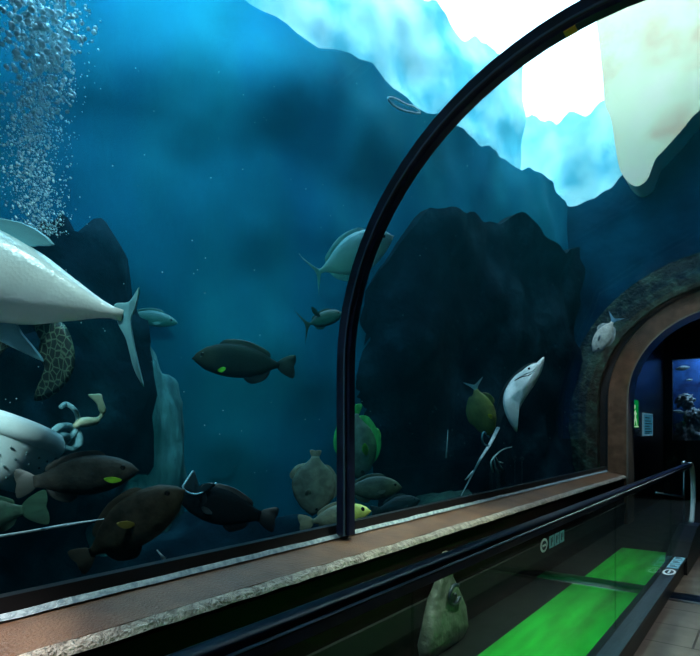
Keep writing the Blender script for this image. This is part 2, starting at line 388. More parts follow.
# walls of the room beyond the portal
bm = bmesh.new(); box(bm, W(1.955, 10.201, -1.6), W(2.8, 15, 2.6)); tag(finish('wall_corridor_left', bm, M['black'], smooth=False), kind='structure')
bm = bmesh.new(); box(bm, W(-1.2, 10.201, -1.6), W(-1.9, 15, 2.6)); tag(finish('wall_corridor_right', bm, M['black'], smooth=False), kind='structure')
bm = bmesh.new(); box(bm, W(1.954, 10.21, 2.45), W(-1.199, 15, 2.6)); tag(finish('ceiling', bm, M['black'], smooth=False), kind='structure')
bm = bmesh.new()
box(bm, W(1.955, 14, -1.5), W(1.79, 14.15, 2.5)); box(bm, W(1.79, 14, -1.5), W(-1.2, 14.15, -.22)); box(bm, W(1.79, 14, 1.53), W(-1.2, 14.15, 2.5)); box(bm, W(.2, 14, -.22), W(-1.2, 14.15, 1.53))
tag(finish('wall_back', bm, M['black'], smooth=False), kind='structure')
bm = bmesh.new(); box(bm, W(1.95, 14.9, -1.5), W(-1.19, 15.0, 2.44)); tag(finish('wall_reef', bm, noisy('reef_blue', (.003, .02, .12), (.02, .12, .4), scale=4, rough=.8), smooth=False), kind='structure')
bm = bmesh.new(); box(bm, W(1.79, 14.06, -.22), W(.2, 14.08, 1.53)); tag(finish('window_3', bm, M['acrylic'], smooth=False), kind='structure')

# exit sign on the corridor wall
def plate(name, t0, t1, z0, z1, n, m, th=.02, parent=None):
    bm = bmesh.new(); box(bm, W(n, t0, z0), W(n - th, t1, z1)); return finish(name, bm, m, parent, smooth=False)
CW = 1.955
ex = root_at('exit_sign', Matrix.Translation(W(CW, 10.6, 0)), 'green lit exit sign with a white running figure on the dark passage wall', 'sign')
into(plate('sign_panel', 10.38, 10.98, .04, .52, CW, plain('exit_green', (.0, .2, .03), .5, emit=(.0, .55, .08), es=.35), .03), ex)
ew = plain('exit_white', (.8, .9, .8), .5, emit=(.6, 1, .6), es=.5)
bm = bmesh.new(); n0 = CW - .03
for t0, z0, t1, z1, w in ((10.66, .33, 10.70, .22, .045), (10.69, .22, 10.60, .10, .028), (10.70, .22, 10.80, .14, .028), (10.80, .14, 10.84, .07, .022), (10.66, .31, 10.56, .26, .02), (10.68, .31, 10.79, .28, .02)):
    tube(bm, [W(n0 - .004, t0, z0), W(n0 - .004, t1, z1)], w, 8, 1.0)
sphere(bm, W(n0 - .004, 10.65, .40), .04, 10, 8)
for v in bm.verts: v.co.x = -n0 + (v.co.x + n0) * .25
into(finish('running_figure', bm, ew), ex)
into(plate('sign_border', 10.40, 10.96, .05, .07, CW - .03, ew, .006), ex)
nt_ = root_at('notice_board', Matrix.Translation(W(CW, 12, 0)), 'pale blue notice with dark printed lines on the dark passage wall', 'sign')
into(plate('notice_border', 11.50, 12.50, -.11, .32, CW, plain('notice_pale', (.3, .6, .75), .5, emit=(.25, .6, .8), es=.22), .02), nt_)
into(plate('notice_panel', 11.58, 12.42, -.08, .29, CW - .02, plain('notice_blue', (.05, .3, .45), .5, emit=(.05, .33, .5), es=.28), .005), nt_)
bm = bmesh.new()
for i, zz in enumerate((.24, .18, .13, .08, .03, -.02, -.05)):
    box(bm, W(CW - .025, 11.65, zz), W(CW - .028, 12.1 + .25 * ((i * 37) % 3) / 2, zz - .018))
into(finish('printed_lines', bm, M['darkprint'], smooth=False), nt_)

# chrome stanchion near the portal
stn = root_at('chrome_stanchion', Matrix.Translation(W(1.02, 8.6, -1.5)), 'thin chrome post with a side arm beyond the end of the handrail', 'post')
a = at(684, 463, 1.02)
bm = bmesh.new(); tube(bm, [Vector((a.x, a.y, 0)), Vector((a.x, a.y, a.z))], .011, 8); into(finish('post', bm, M['steel_l']), stn)
bm = bmesh.new(); tube(bm, [at(657, 493, 1.30), at(684, 497, 1.02)], .012, 8); sphere(bm, at(657, 493, 1.30), .022, 8, 6); into(finish('side_arm', bm, M['steel_l']), stn)
bm = bmesh.new(); sphere(bm, (a.x, a.y, a.z), .035, 10, 8); into(finish('post_cap', bm, M['steel_l']), stn)

# ---------------------------------------------------------------- tank shell
M['tankwall'] = noisy('tank_wall_blue', (.003, .12, .22), (.008, .18, .24), scale=.9, rough=.9, bump=.3, bscale=4, stretch=(1, 1, .35), spec=.05)
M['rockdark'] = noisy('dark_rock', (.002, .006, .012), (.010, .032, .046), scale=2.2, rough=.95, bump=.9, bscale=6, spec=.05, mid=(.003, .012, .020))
M['bed'] = noisy('tank_bed', (.004, .008, .008), (.025, .04, .035), scale=5, rough=.9, bump=.8, bscale=14, spec=.05)
plan = crom([(8.2, -7), (7.4, -3), (6.6, .2), (5.6, 2.8), (4.05, 5.4), (3.35, 7.6), (2.95, 9.0), (2.75, 10.1)], 6)
# plan entries are (n, t); rim height follows t
def rim(t, n, k):
    base = 5.0 if t < 3.5 else 5.0 - (t - 3.5) * .25
    if t > 6.5: base = 4.25 - (t - 6.5) * .09
    if n < 2.2: base = 3.95 + (2.2 - n) * .5
    return base + .22 * noise.noise(Vector((n * 1.3, t * 1.3, 3.0))) + .09 * noise.noise(Vector((n * 5, t * 5, 9.0)))
def shell(name, offset, z0, topf, m, kmin=0, kmax=None, bumps=.0):
    bm = bmesh.new(); pl = [Vector(p) for p in plan]; fine = []
    for a, b in zip(pl[:-1], pl[1:]):
        for j in range(4): fine.append(a.lerp(b, j / 4))
    fine.append(pl[-1])
    if kmax: fine = fine[kmin:kmax]
    cols = []
    for i, p in enumerate(fine):
        q = fine[min(i + 1, len(fine) - 1)] - fine[max(i - 1, 0)]
        nr = Vector((q.y, -q.x)).normalized()
        base = p + Vector((nr.x, nr.y)) * (offset(p.y) if callable(offset) else offset)
        top = topf(p.y, p.x, i)
        inner, outer = [], []
        H = 24
        for j in range(H + 1):
            z = z0 + (top - z0) * j / H
            w = bumps * (noise.noise(Vector((p.x * .9, p.y * .9, z * .9))) + .4 * noise.noise(Vector((p.x * 2.7, p.y * 2.7, z * 2.7))))
            inner.append(W(base.x + nr.x * w, base.y + nr.y * w, z)); outer.append(W(base.x + nr.x * .35, base.y + nr.y * .35, z))
        cols.append(inner + outer[::-1])
    loft(bm, cols)
    return finish(name, bm, m, angle=60)
# outward normal sanity: offset > 0 moves away from the tunnel
tag(shell('wall_tank', 0.0, -1.6, rim, M['tankwall'], bumps=.18), kind='structure')
bm = bmesh.new(); box(bm, W(9, -7.5, -1.45), W(2.25, 10.4, -1.6)); box(bm, W(-1.2, -7.5, -1.45), W(-5.4, 10.4, -1.6)); tag(finish('floor_tank', bm, M['bed'], smooth=False), kind='structure')
bm = bmesh.new(); box(bm, W(9, -7.5, -1.6), W(-6, -7.3, 9)); tag(finish('wall_rear', bm, M['tankwall'], smooth=False), kind='structure')
bm = bmesh.new(); box(bm, W(-5.2, -7.5, -1.6), W(-5.4, 10.4, 9)); tag(finish('wall_tank_right', bm, M['tankwall'], smooth=False), kind='structure')

bm = bmesh.new(); cols = []
RO = R + .09
for i in range(121):
    n = 2.95 - 4.9 * i / 120
    x = abs(n - NC)
    low = ZC + math.sqrt(max(0, RO * RO - x * x)) if x < RO else -1.6
    top = rim(9.9, n, 0)
    cols.append([W(n, 9.88, low), W(n, 9.88, top), W(n, 10.2, top), W(n, 10.2, low)])
loft(bm, cols); tag(finish('wall_tank_end', bm, noisy('navy_wall', (.002, .025, .06), (.004, .07, .13), scale=1.3, rough=.9, bump=.6, bscale=5, spec=.05), angle=40), kind='structure')
# unseen deck added over tunnel and near tank to cut the sky light
bm = bmesh.new()
box(bm, W(3.0, -7.5, 5.6), W(-5.4, 6.4, 5.8)); box(bm, W(9, -7.5, 5.6), W(3.0, 1.8, 5.8)); box(bm, W(.2, 6.4, 5.6), W(-5.4, 10.4, 5.8))
tag(finish('ceiling_light_blocker', bm, M['black'], smooth=False), kind='structure')
bm = bmesh.new(); box(bm, W(-5.4, 10.2, -1.6), W(-1.3, 10.4, 5.8)); tag(finish('wall_end_right', bm, M['tankwall'], smooth=False), kind='structure')
# above the water line: pale turquoise parapet, cream overhang
M['parapet'] = noisy('pale_turquoise', (.08, .48, .60), (.55, .90, .92), scale=1.1, rough=.8, lo=.35, hi=.62)
def ptop(t, n, k): return 6.75 + .30 * noise.noise(Vector((n * .9, t * .9, 20))) + .15 * noise.noise(Vector((n * 4, t * 4, 20)))
bm = bmesh.new(); cols = []
for i in range(91):
    n = 5.6 - 7.6 * i / 90
    top = 6.15 + .4 * noise.noise(Vector((n * 1.1, 4, 2))) + .15 * noise.noise(Vector((n * 4, 4, 2))); w = .2 * noise.noise(Vector((n * 2, 8, 2)))
    cols.append([W(n, 11.2 + w, 3.5), W(n, 11.2 + w, top), W(n, 11.6, top), W(n, 11.6, 3.5)])
loft(bm, cols); tag(finish('trim_7', bm, M['parapet'], angle=40), kind='structure')
tag(shell('trim_5', 1.0, 3.5, ptop, M['parapet'], bumps=.2), kind='structure')

# ---------------------------------------------------------------- rocks
def rock(name, c, size, seed, label, m, group=None, det=4, amp=.35, freq=1.2, cat='rock'):
    bm = bmesh.new(); bmesh.ops.create_icosphere(bm, subdivisions=det, radius=1)
    for v in bm.verts:
        d = v.co.normalized(); s = Vector((seed * 7.3, seed * 3.1, seed))
        f = 1 + amp * (noise.noise(d * freq + s) + .5 * noise.noise(d * freq * 2.7 + s) + .25 * noise.noise(d * freq * 6 + s) + .12 * noise.noise(d * freq * 14 + s))
        v.co = Vector((d.x * size[0], d.y * size[1], d.z * size[2])) * f
    o = finish(name, bm, m); o.location = c
    return tag(o, label, cat, group)
def cliff_top(t, n, k):
    return -1.4 + (4.4 + .45 * noise.noise(Vector((n * .9, t * .9, 31))) + .15 * noise.noise(Vector((n * 3, t * 3, 1)))) * min(1, max(.02, (t - 4.4) / 2.0)) ** .6
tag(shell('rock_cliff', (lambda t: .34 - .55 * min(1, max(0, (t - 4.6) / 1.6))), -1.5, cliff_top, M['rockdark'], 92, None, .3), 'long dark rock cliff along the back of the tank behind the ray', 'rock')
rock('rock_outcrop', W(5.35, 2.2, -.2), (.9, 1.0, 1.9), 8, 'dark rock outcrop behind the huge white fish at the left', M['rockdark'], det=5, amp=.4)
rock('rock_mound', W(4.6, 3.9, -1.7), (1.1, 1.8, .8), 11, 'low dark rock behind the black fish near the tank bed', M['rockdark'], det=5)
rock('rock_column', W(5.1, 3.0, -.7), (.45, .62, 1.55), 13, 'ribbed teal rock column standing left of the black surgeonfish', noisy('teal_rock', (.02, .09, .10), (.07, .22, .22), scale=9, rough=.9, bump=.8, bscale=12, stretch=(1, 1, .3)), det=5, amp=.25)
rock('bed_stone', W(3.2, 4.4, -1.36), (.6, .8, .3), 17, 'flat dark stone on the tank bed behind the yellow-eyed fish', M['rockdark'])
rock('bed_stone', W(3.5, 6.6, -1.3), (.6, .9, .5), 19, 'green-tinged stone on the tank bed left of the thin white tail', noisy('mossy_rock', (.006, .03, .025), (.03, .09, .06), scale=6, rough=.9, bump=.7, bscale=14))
# ---------------------------------------------------------------- fish
SHAPES = {   # u, top, bottom, half width (fractions of length)
 'jack':   [(0, .0, .0, .003), (.05, .07, -.05, .03), (.15, .15, -.12, .06), (.3, .20, -.19, .085), (.45, .205, -.20, .085), (.6, .15, -.155, .06), (.72, .075, -.08, .035), (.80, .03, -.03, .018), (.84, .026, -.026, .012)],
 'oval':   [(0, -.02, -.02, .003), (.04, .06, -.07, .03), (.13, .15, -.15, .055), (.3, .22, -.21, .07), (.5, .22, -.21, .065), (.68, .14, -.14, .045), (.78, .06, -.06, .022), (.83, .04, -.04, .013)],
 'bat':    [(0, .0, .0, .003), (.04, .1, -.09, .035), (.12, .24, -.22, .06), (.28, .37, -.35, .075), (.48, .41, -.40, .07), (.66, .30, -.30, .05), (.78, .13, -.13, .025), (.85, .07, -.07, .014)],
 'long':   [(0, .0, -.01, .004), (.05, .055, -.05, .035), (.15, .11, -.10, .06), (.32, .15, -.14, .075), (.5, .145, -.14, .07), (.68, .095, -.09, .045), (.78, .055, -.055, .025), (.84, .045, -.045, .014)],
}
TAILS = {
 'bent':  [(.81, .022), (.845, .04), (.862, .085), (.866, .035), (.862, 0), (.885, -.06), (.93, -.145), (.94, -.165), (.905, -.13), (.865, -.06), (.83, -.022)],
 'fork':  [(.81, .022), (.88, .06), (1.0, .17), (1.03, .19), (.955, .06), (.93, .0), (.955, -.06), (1.03, -.19), (1.0, -.17), (.88, -.06), (.81, -.022)],
 'fan':   [(.82, .04), (.90, .10), (1.0, .13), (1.015, .06), (1.0, .0), (1.015, -.06), (1.0, -.13), (.90, -.10), (.82, -.04)],
 'sickle':[(.82, .02), (.87, .07), (.96, .22), (1.0, .30), (.95, .16), (.91, .05), (.905, .0), (.91, -.05), (.95, -.16), (1.0, -.30), (.96, -.22), (.87, -.07), (.82, -.02)],
}
def prof_at(prof, u):
    ps = [p[0] for p in prof]
    for i in range(len(prof) - 1):
        if ps[i] <= u <= ps[i + 1]:
            s = (u - ps[i]) / (ps[i + 1] - ps[i]); s2 = s
            a = prof[max(i - 1, 0)]; b = prof[i]; c = prof[i + 1]; d = prof[min(i + 2, len(prof) - 1)]
            return [.5 * ((2 * b[k]) + (c[k] - a[k]) * s2 + (2 * a[k] - 5 * b[k] + 4 * c[k] - d[k]) * s2 ** 2 + (3 * b[k] - a[k] - 3 * c[k] + d[k]) * s2 ** 3) for k in (1, 2, 3)]
    return list(prof[-1][1:])
def fish(name, label, head, tail, shape='oval', tail_shape='fork', back=(.1, .1, .1), belly=(.2, .2, .2), fin=None, up=1, roll=0.0, cat='fish',
         hscale=1.0, wscale=1.0, dorsal=None, anal=None, pect=None, pect_col=None, eye=True, group=None, head_col=None, split=0, soft=.5, mott=.3, rough=.6,
         tail_col=None, tscale=1.0, bend=0.0, eye_col=(.01, .01, .01), eye_r=.022, extra=None, spec=.5, head_at=-.28, yaw=0.0):
    D = n2d((head[0] + tail[0]) / 2, (head[2] + tail[2]) / 2)
    H = atd(head[0], head[1], D - yaw); T = atd(tail[0], tail[1], D + yaw); L = (T - H).length
    if min(-H.x, -T.x) < 2.3: print('CLOSE', label, -H.x, -T.x)
    X = (T - H).normalized(); mid = (H + T) / 2
    view = (mid - Vector((0, 0, CAMZ))).normalized()
    Y = X.cross(view).normalized() * up
    Z = X.cross(Y).normalized()
    rm = Matrix((X, Y, Z)).transposed().to_4x4() @ Matrix.Rotation(math.radians(roll), 4, 'X')
    mw = Matrix.Translation(mid) @ rm
    r = root_at(name, mw, label, cat, group)
    prof = SHAPES[shape]
    hh = max(p[1] for p in prof) * hscale * L
    skin = fish_mat(name + '_skin', back, belly, hh, split, soft, mott, mscale=9 / max(L, .2), rough=rough, head=head_col, L=L, spec=spec, head_at=head_at)
    fc = fin or back
    fm = fin_mat(name + '_fin', tuple(c * .75 for c in fc), tuple(min(1, c * 1.25) for c in fc), scale=14 / max(L, .15))
    def bz(u): return bend * L * (max(0, u - .35)) ** 2
    # body
    bm = bmesh.new(); rings = []; N = 30; um = prof[-1][0]
    for i in range(N + 1):
        u = um * (i / N) ** 1.15
        tp, bt, hw = prof_at(prof, u); tp *= hscale; bt *= hscale; hw = max(hw, .002) * wscale
        cy = (tp + bt) / 2; ry = max((tp - bt) / 2, .004)
        ring = []
        for k in range(20):
            a = 2 * math.pi * k / 20; c, s_ = math.cos(a), math.sin(a)
            ring.append(Vector(((u - .5) * L, (cy + ry * s_) * L, hw * L * math.copysign(abs(c) ** .85, c) + bz(u))))
        rings.append(ring)
    loft(bm, rings); finish('body', bm, skin, r)
    def finpart(nm, outline, th=.012, m=None, frame=None, smoothn=4, curve=True):
        bm = bmesh.new()
        o2 = crom([(p[0], p[1], 0) for p in outline], smoothn, True) if curve else [Vector((p[0], p[1], 0)) for p in outline]
        prism(bm, [((p.x - .5) * L, p.y * L) for p in o2], th * L, frame)
        for v in bm.verts: v.co.z += bz(v.co.x / L + .5)
        return finish(nm, bm, m or fm, r, angle=50)
    tm = fm
    if tail_col: tm = fin_mat(name + '_tail', tuple(c * .75 for c in tail_col), tail_col, scale=14 / max(L, .15))
    finpart('tail_fin', [(.81 + (u - .81) * tscale, v * tscale) for u, v in TAILS[tail_shape]], .010, tm)
    if dorsal is None: dorsal = [(.25, .9, .0), (.3, 1.0, .04), (.5, 1.0, .04), (.7, 1.0, .035), (.74, .9, .0)]
    if anal is None: anal = [(.5, .9, .0), (.55, 1.0, .06), (.68, 1.0, .05), (.75, .9, .0)]
    def edge_fin(nm, spec_, side):
        top = []; low = []
        for u, f, hgt in spec_:
            tp, bt, hw = prof_at(prof, u); e = (tp if side > 0 else bt) * hscale
            top.append((u + hgt * .5, e + side * hgt)); low.append((u, e - side * .02))
        finpart(nm, top + low[::-1][1:-1], .012, smoothn=3)
    if dorsal: edge_fin('dorsal_fin', dorsal, 1)
    if anal: edge_fin('anal_fin', anal, -1)
    # pectoral fins, one on each side
    if pect is not False:
        pu, pv, pl, ph, pa = pect or (.27, -.04, .14, .06, -25)
        pm = fm if not pect_col else fin_mat(name + '_pectoral', tuple(c * .7 for c in pect_col), pect_col, scale=14 / max(L, .15))
        tp, bt, hw = prof_at(prof, pu)
        for sd in (1, -1):
            bm = bmesh.new()
            fr = Matrix.Translation(((pu - .5) * L, pv * L, sd * hw * wscale * L * .93)) @ Matrix.Rotation(math.radians(pa), 4, 'Z') @ Matrix.Rotation(-sd * math.radians(24), 4, 'Y')
            o2 = crom([(0, .12 * ph, 0), (pl * .5, .5 * ph, 0), (pl, .35 * ph, 0), (pl * .92, -.1 * ph, 0), (pl * .5, -.5 * ph, 0), (0, -.25 * ph, 0)], 4, True)
            prism(bm, [(p.x * L, p.y * L) for p in o2], .008 * L, fr)
            o = finish('pectoral_fin', bm, pm, r, angle=50)
            if pect_col: o['label'] = 'brightly coloured pectoral fin'
    if eye:
        tp, bt, hw = prof_at(prof, .11)
        em = plain(name + '_eye', eye_col, .1)
        for sd in (1, -1):
            bm = bmesh.new(); sphere(bm, ((.11 - .5) * L, (tp * .35) * hscale * L, sd * hw * wscale * L * .86), eye_r * L, 12, 8, (1, 1, .5)); finish('eye', bm, em, r)
    if extra: extra(r, L, finpart, fm, skin)
    return r

# 1 the large white fish
def trevally_extra(r, L, finpart, fm, skin):
    pale = fin_mat('trevally_pale_fin', (.55, .68, .70), (.8, .9, .9), 12)
    finpart('lateral_keel', [(.55, .012), (.7, .016), (.86, .0), (.7, -.012), (.55, -.008)], .05, plain('keel_grey', (.35, .45, .45), .4))
fish('trevally', 'huge white silvery fish with forked tail swimming out at the left edge', (-180, 225, 2.70), (181, 333, 2.95), 'jack', 'bent',
     back=(.42, .58, .60), belly=(.80, .84, .78), fin=(.12, .34, .38), up=1, dorsal=[(.38, .9, .0), (.50, 1, .04), (.60, 1, .035), (.56, .9, 0)], anal=[(.40, .9, .0), (.60, 1, .08), (.615, 1, .075), (.57, .9, 0)], split=.65, soft=.35, mott=.15, hscale=.62, tscale=1.0, wscale=1.0, rough=.3, pect=(.3, -.02, .2, .06, -20))

# 2 turtle hanging behind it
def scale_mat():
    m, nt, b = new_mat('turtle_scales')
    tc = nt.nodes.new('ShaderNodeTexCoord'); v = nt.nodes.new('ShaderNodeTexVoronoi'); v.feature = 'DISTANCE_TO_EDGE'; v.inputs['Scale'].default_value = 30
    mp = nt.nodes.new('ShaderNodeMapping'); mp.inputs['Scale'].default_value = (1, 1.0, .6); mp.inputs['Rotation'].default_value = (0, .6, 0)
    nt.links.new(tc.outputs['Object'], mp.inputs[0]); nt.links.new(mp.outputs[0], v.inputs['Vector'])
    r = nt.nodes.new('ShaderNodeValToRGB'); r.color_ramp.elements[0].position = .02; r.color_ramp.elements[1].position = .10
    r.color_ramp.elements[0].color = (.12, .18, .11, 1); r.color_ramp.elements[1].color = (.008, .018, .014, 1)
    nt.links.new(v.outputs[0], r.inputs[0]); nt.links.new(r.outputs[0], b.inputs['Base Color']); b.inputs['Roughness'].default_value = .5
    return m
TM = scale_mat()
tc_ = at(-6, 292, 3.75)
tr = root_at('sea_turtle', Matrix.Translation(tc_), 'dark sea turtle with mottled scaly flippers hanging behind the huge white fish', 'turtle')
bm = bmesh.new()
sphere(bm, tc_, .33, 32, 20, (1.0, 1.15, .34)); into(finish('carapace', bm, TM), tr)
bm = bmesh.new(); sphere(bm, tc_ - Vector((0, 0, .03)), .30, 24, 14, (1, 1.1, .3)); into(finish('plastron', bm, plain('turtle_cream', (.3, .32, .24), .6)), tr)
bm = bmesh.new(); tube(bm, [at(-40, 300, 3.7), at(-62, 302, 3.65), at(-85, 300, 3.6)], [.07, .09, .05], 12); into(finish('head', bm, TM), tr)
def flipper(pts, nn, thick):
    bm = bmesh.new(); o = crom([(p[0], p[1], 0) for p in pts], 5, True)
    Dn = n2d(sum(p.x for p in o) / len(o), nn); fr = [atd(p.x, p.y, Dn) for p in o]
    c = sum(fr, Vector()) / len(fr); nrm = (c - Vector((0, 0, CAMZ))).normalized()
    mids = [bm.verts.new(p) for p in fr]
    for s_ in (1, -1):
        r1 = [bm.verts.new(c + (p - c) * .82 + nrm * s_ * thick * .8) for p in fr]
        r2 = [bm.verts.new(c + (p - c) * .45 + nrm * s_ * thick) for p in fr]
        k = len(fr)
        for i in range(k):
            j = (i + 1) % k
            bm.faces.new((mids[i], mids[j], r1[j], r1[i])); bm.faces.new((r1[i], r1[j], r2[j], r2[i]))
        bm.faces.new(r2)
    return bm
into(finish('front_flipper', flipper([(30, 316), (50, 319), (64, 324), (72, 340), (75, 360), (70, 378), (58, 392), (44, 400), (34, 400), (36, 390), (42, 376), (44, 366), (38, 356), (40, 340), (36, 330)], 3.6, .02), TM), tr)
into(finish('front_flipper', flipper([(-22, 322), (0, 326), (9, 328), (15, 335), (14, 343), (6, 349), (-4, 358), (-18, 362)], 3.6, .02), TM), tr)

# 3 white perforated tub, lying on a rock in the dark
tb = at(2, 455, 3.25)
tubr = root_at('perforated_tub', Matrix.Translation(tb), 'white perforated tub with rolled rim at the left edge below the turtle', 'tub')
d = view_depth(tb) / F        # metres per pixel there
view = (tb - Vector((0, 0, CAMZ))).normalized(); side = Vector((CT, ST, 0)); upv = Vector((0, 0, 1))
axis = (Vector((0, 0, 1)) * .97 + side * .10 - Vector((ST * -1, CT, 0)) * -.12).normalized()
axis = (upv + side * .22 - Vector((-ST, CT, 0)) * .10).normalized()
axis = (upv + side * .24 + Vector((-ST, CT, 0)) * .30).normalized()
e1 = axis.cross(Vector((-ST, CT, 0))).normalized(); e2 = axis.cross(e1).normalized()
base = tb - axis * 28 * d - side * 14 * d
def ringr(h, rad, K=48): return [base + axis * h * d + (e1 * math.cos(2 * math.pi * k / K) + e2 * math.sin(2 * math.pi * k / K)) * rad * .93 * d for k in range(K)]
bm = bmesh.new()
loft(bm, [ringr(0, 20), ringr(0, 44), ringr(3, 48), ringr(20, 56), ringr(42, 61), ringr(46, 62), ringr(46, 59), ringr(20, 52), ringr(5, 45), ringr(5, 20)])
wt = noisy('white_tub_plastic', (.42, .56, .54), (.60, .72, .69), scale=4, rough=.4)
into(finish('tub_body', bm, wt, angle=40), tubr)
bm = bmesh.new(); loft(bm, [ringr(44, 61), ringr(46, 66), ringr(52, 68.5), ringr(61, 66), ringr(66, 62), ringr(67, 57), ringr(60, 57), ringr(46, 58)]); into(finish('rim', bm, wt, angle=50), tubr)
dotm = plain('tub_hole', (.03, .08, .08), .8)
for row, (h, rad) in enumerate(((9, 51.2), (18, 55.2), (27, 57.7), (36, 59.8))):
    for k in range(11):
        a = math.radians(20 + row * 7 + k * 16)
        dirv = e1 * math.cos(a) + e2 * math.sin(a)
        if dirv.dot(view) > .15: dirv = -dirv
        bm = bmesh.new(); c = base + axis * h * d + dirv * rad * .93 * d
        sphere(bm, c, 1.25 * d, 8, 6, (1, 1, 1)); into(finish('drain_hole', bm, dotm), tubr)
# knotted grey rope next to tub
kn = root_at('rope_knot', Matrix.Translation(at(67, 438, 3.25)), 'knotted grey-blue rope beside the perforated tub', 'rope')
ropem = noisy('rope_grey', (.05, .15, .17), (.16, .34, .36), scale=12, rough=.8, bump=.4)
for pts, rad in (([(54, 432), (60, 427), (70, 427), (78, 434), (79, 444), (72, 450), (62, 448)], 4.2), ([(55, 440), (62, 436), (70, 438), (76, 444)], 4), ([(56, 447), (64, 443), (72, 436), (76, 430)], 3.6), ([(76, 428), (78, 418), (74, 409), (66, 404), (61, 407)], 2.6)):
    bm = bmesh.new(); c = crom([at(x, y, 3.2 + .03 * math.sin(x)) for x, y in pts], 6); tube(bm, c, rad * d, 10); into(finish('rope_turn', bm, ropem), kn)
# pale green bent fish by the rope
pf = root_at('bent_fish', Matrix.Translation(at(90, 425, 3.2)), 'small pale green fish with its tail bent upward beside the rope knot', 'fish')
pm_ = noisy('pale_green_skin', (.22, .30, .18), (.38, .42, .28), scale=12, rough=.5)
bm = bmesh.new(); c = crom([at(x, y, 3.2) for x, y in ((74, 427), (80, 423), (87, 422), (95, 421), (101, 416), (103, 408))], 5)
k = len(c) - 1; tube(bm, c, [d * (2.0 + 5.2 * math.sin(math.pi * min(1, (i / k) * 1.25) ** .9) * (1 if i / k < .8 else 1)) if i / k < .72 else d * (2.6) for i in range(k + 1)], 12, .8); into(finish('body', bm, pm_), pf)
into(finish('tail_fin', flipper([(104, 414), (99, 411), (96, 403), (88, 395), (94, 394), (101, 394), (103, 400), (106, 409)], 3.2, .008), pm_), pf)

# stone ledge carrying them
rock('rock_ledge', Vector((-3.6, 1.4, -.0)) , (.75, .95, .40), 23, 'dark rock ledge under the perforated tub', M['rockdark'])

# fish in front, bottom left
fish('grouper', 'dark grey-brown fish with a yellow-green fin, lower left beside the tub', (139, 470, 2.75), (14, 484, 2.85), 'long', 'fan', spec=.2, back=(.028, .031, .026), belly=(.06, .056, .045), up=-1, hscale=1.05, pect=(.13, -.06, .12, .05, 5), pect_col=(.22, .5, .02), mott=.6, tscale=.9)
fish('grouper', 'brown fish slanting upward with a yellowish fin, just above the sill at lower left', (184, 488, 2.55), (72, 566, 2.6), 'oval', 'fan', spec=.2, back=(.04, .034, .024), belly=(.085, .07, .042), up=-1, hscale=.82, pect=(.42, -.01, .12, .06, 35), pect_col=(.22, .17, .03), mott=.6, tscale=.8)
fish('parrotfish', 'dull green fish tail at the left edge below the tub', (-50, 520, 2.6), (38, 508, 2.7), 'long', 'fan', back=(.05, .13, .08), belly=(.09, .2, .12), up=1, hscale=1.2, tscale=1.5, mott=.5)
bm = bmesh.new(); tube(bm, crom([at(-20, 539, 2.5), at(20, 533, 2.5), at(60, 526, 2.5), at(104, 519, 2.5)], 6), [.006] * 13 + [.006 - .0007 * i for i in range(6)], 8)
tag(finish('sea_whip', bm, plain('whip_white', (.55, .6, .6), .5)), 'thin white whip-like stalk slanting across the dark at the lower left', 'sea whip')
fish('tang', 'black surgeonfish with a green fin swimming left in mid tank', (192, 357, 3.3), (297, 367, 3.4), 'oval', 'fan', rough=.7, spec=.15, back=(.008, .012, .012), belly=(.014, .020, .019), up=1, hscale=.72, pect=(.27, -.10, .09, .05, 10), pect_col=(.15, .55, .03), mott=.4, head_col=(.03, .03, .02), tscale=.85)
fish('tang', 'small black and white fish seen from behind near the rib', (343, 313, 3.4), (303, 326, 3.2), 'oval', 'sickle', back=(.02, .05, .05), belly=(.05, .14, .14), up=-1, hscale=.8, wscale=1.5, tscale=1.45, pect=(.55, .1, .3, .12, 60), mott=.4, tail_col=(.03, .05, .05))
fish('pompano', 'pale silver fish with its head hidden behind the rib', (394, 236, 3.5), (306, 278, 3.5), 'jack', 'sickle', back=(.22, .42, .42), belly=(.45, .58, .54), up=-1, hscale=.95, tscale=.75, bend=.3, mott=.2, split=.3)
fish('pompano', 'faint blurred fish behind the tail of the huge white fish', (178, 323, 5.1), (121, 313, 5.1), 'long', 'fork', back=(.08, .22, .22), belly=(.14, .36, .34), up=-1, hscale=.9, mott=.2)
fish('black_triggerfish', 'black fish with fan tail lying low left of the batfish', (178, 497, 2.75), (276, 520, 2.85), 'long', 'fan', back=(.002, .003, .004), belly=(.003, .005, .006), up=1, hscale=1.2, tscale=.95, mott=.3, eye=False, rough=.9, spec=.1)
# white-edged tail sticking up
wf = root_at('lyretail_fish', Matrix.Translation(at(200, 500, 2.95)), 'black fish showing a white-edged forked tail above the low black fish', 'fish')
bm = bmesh.new(); tube(bm, crom([at(213, 520, 2.9), at(207, 505, 2.9), at(201, 492, 2.9)], 6), [.01, .03, .045, .05, .05, .048, .045, .04, .035, .03, .025, .02, .012], 12); into(finish('body', bm, plain('lyretail_black', (.004, .007, .01), .5)), wf)
into(finish('tail_fin', flipper([(198, 494), (183, 489), (186, 480), (193, 470), (197, 478), (200, 488), (208, 483), (215, 484), (208, 491)], 2.9, .005), plain('lyretail_web', (.01, .03, .04), .5)), wf)
bm = bmesh.new(); tube(bm, crom([at(193, 471, 2.88), at(187, 480, 2.88), at(183, 488, 2.88), at(192, 494, 2.88), at(203, 492, 2.88), at(216, 483, 2.88)], 5), .006, 8); into(finish('tail_margin', bm, plain('margin_blue_white', (.35, .62, .72), .4)), wf)

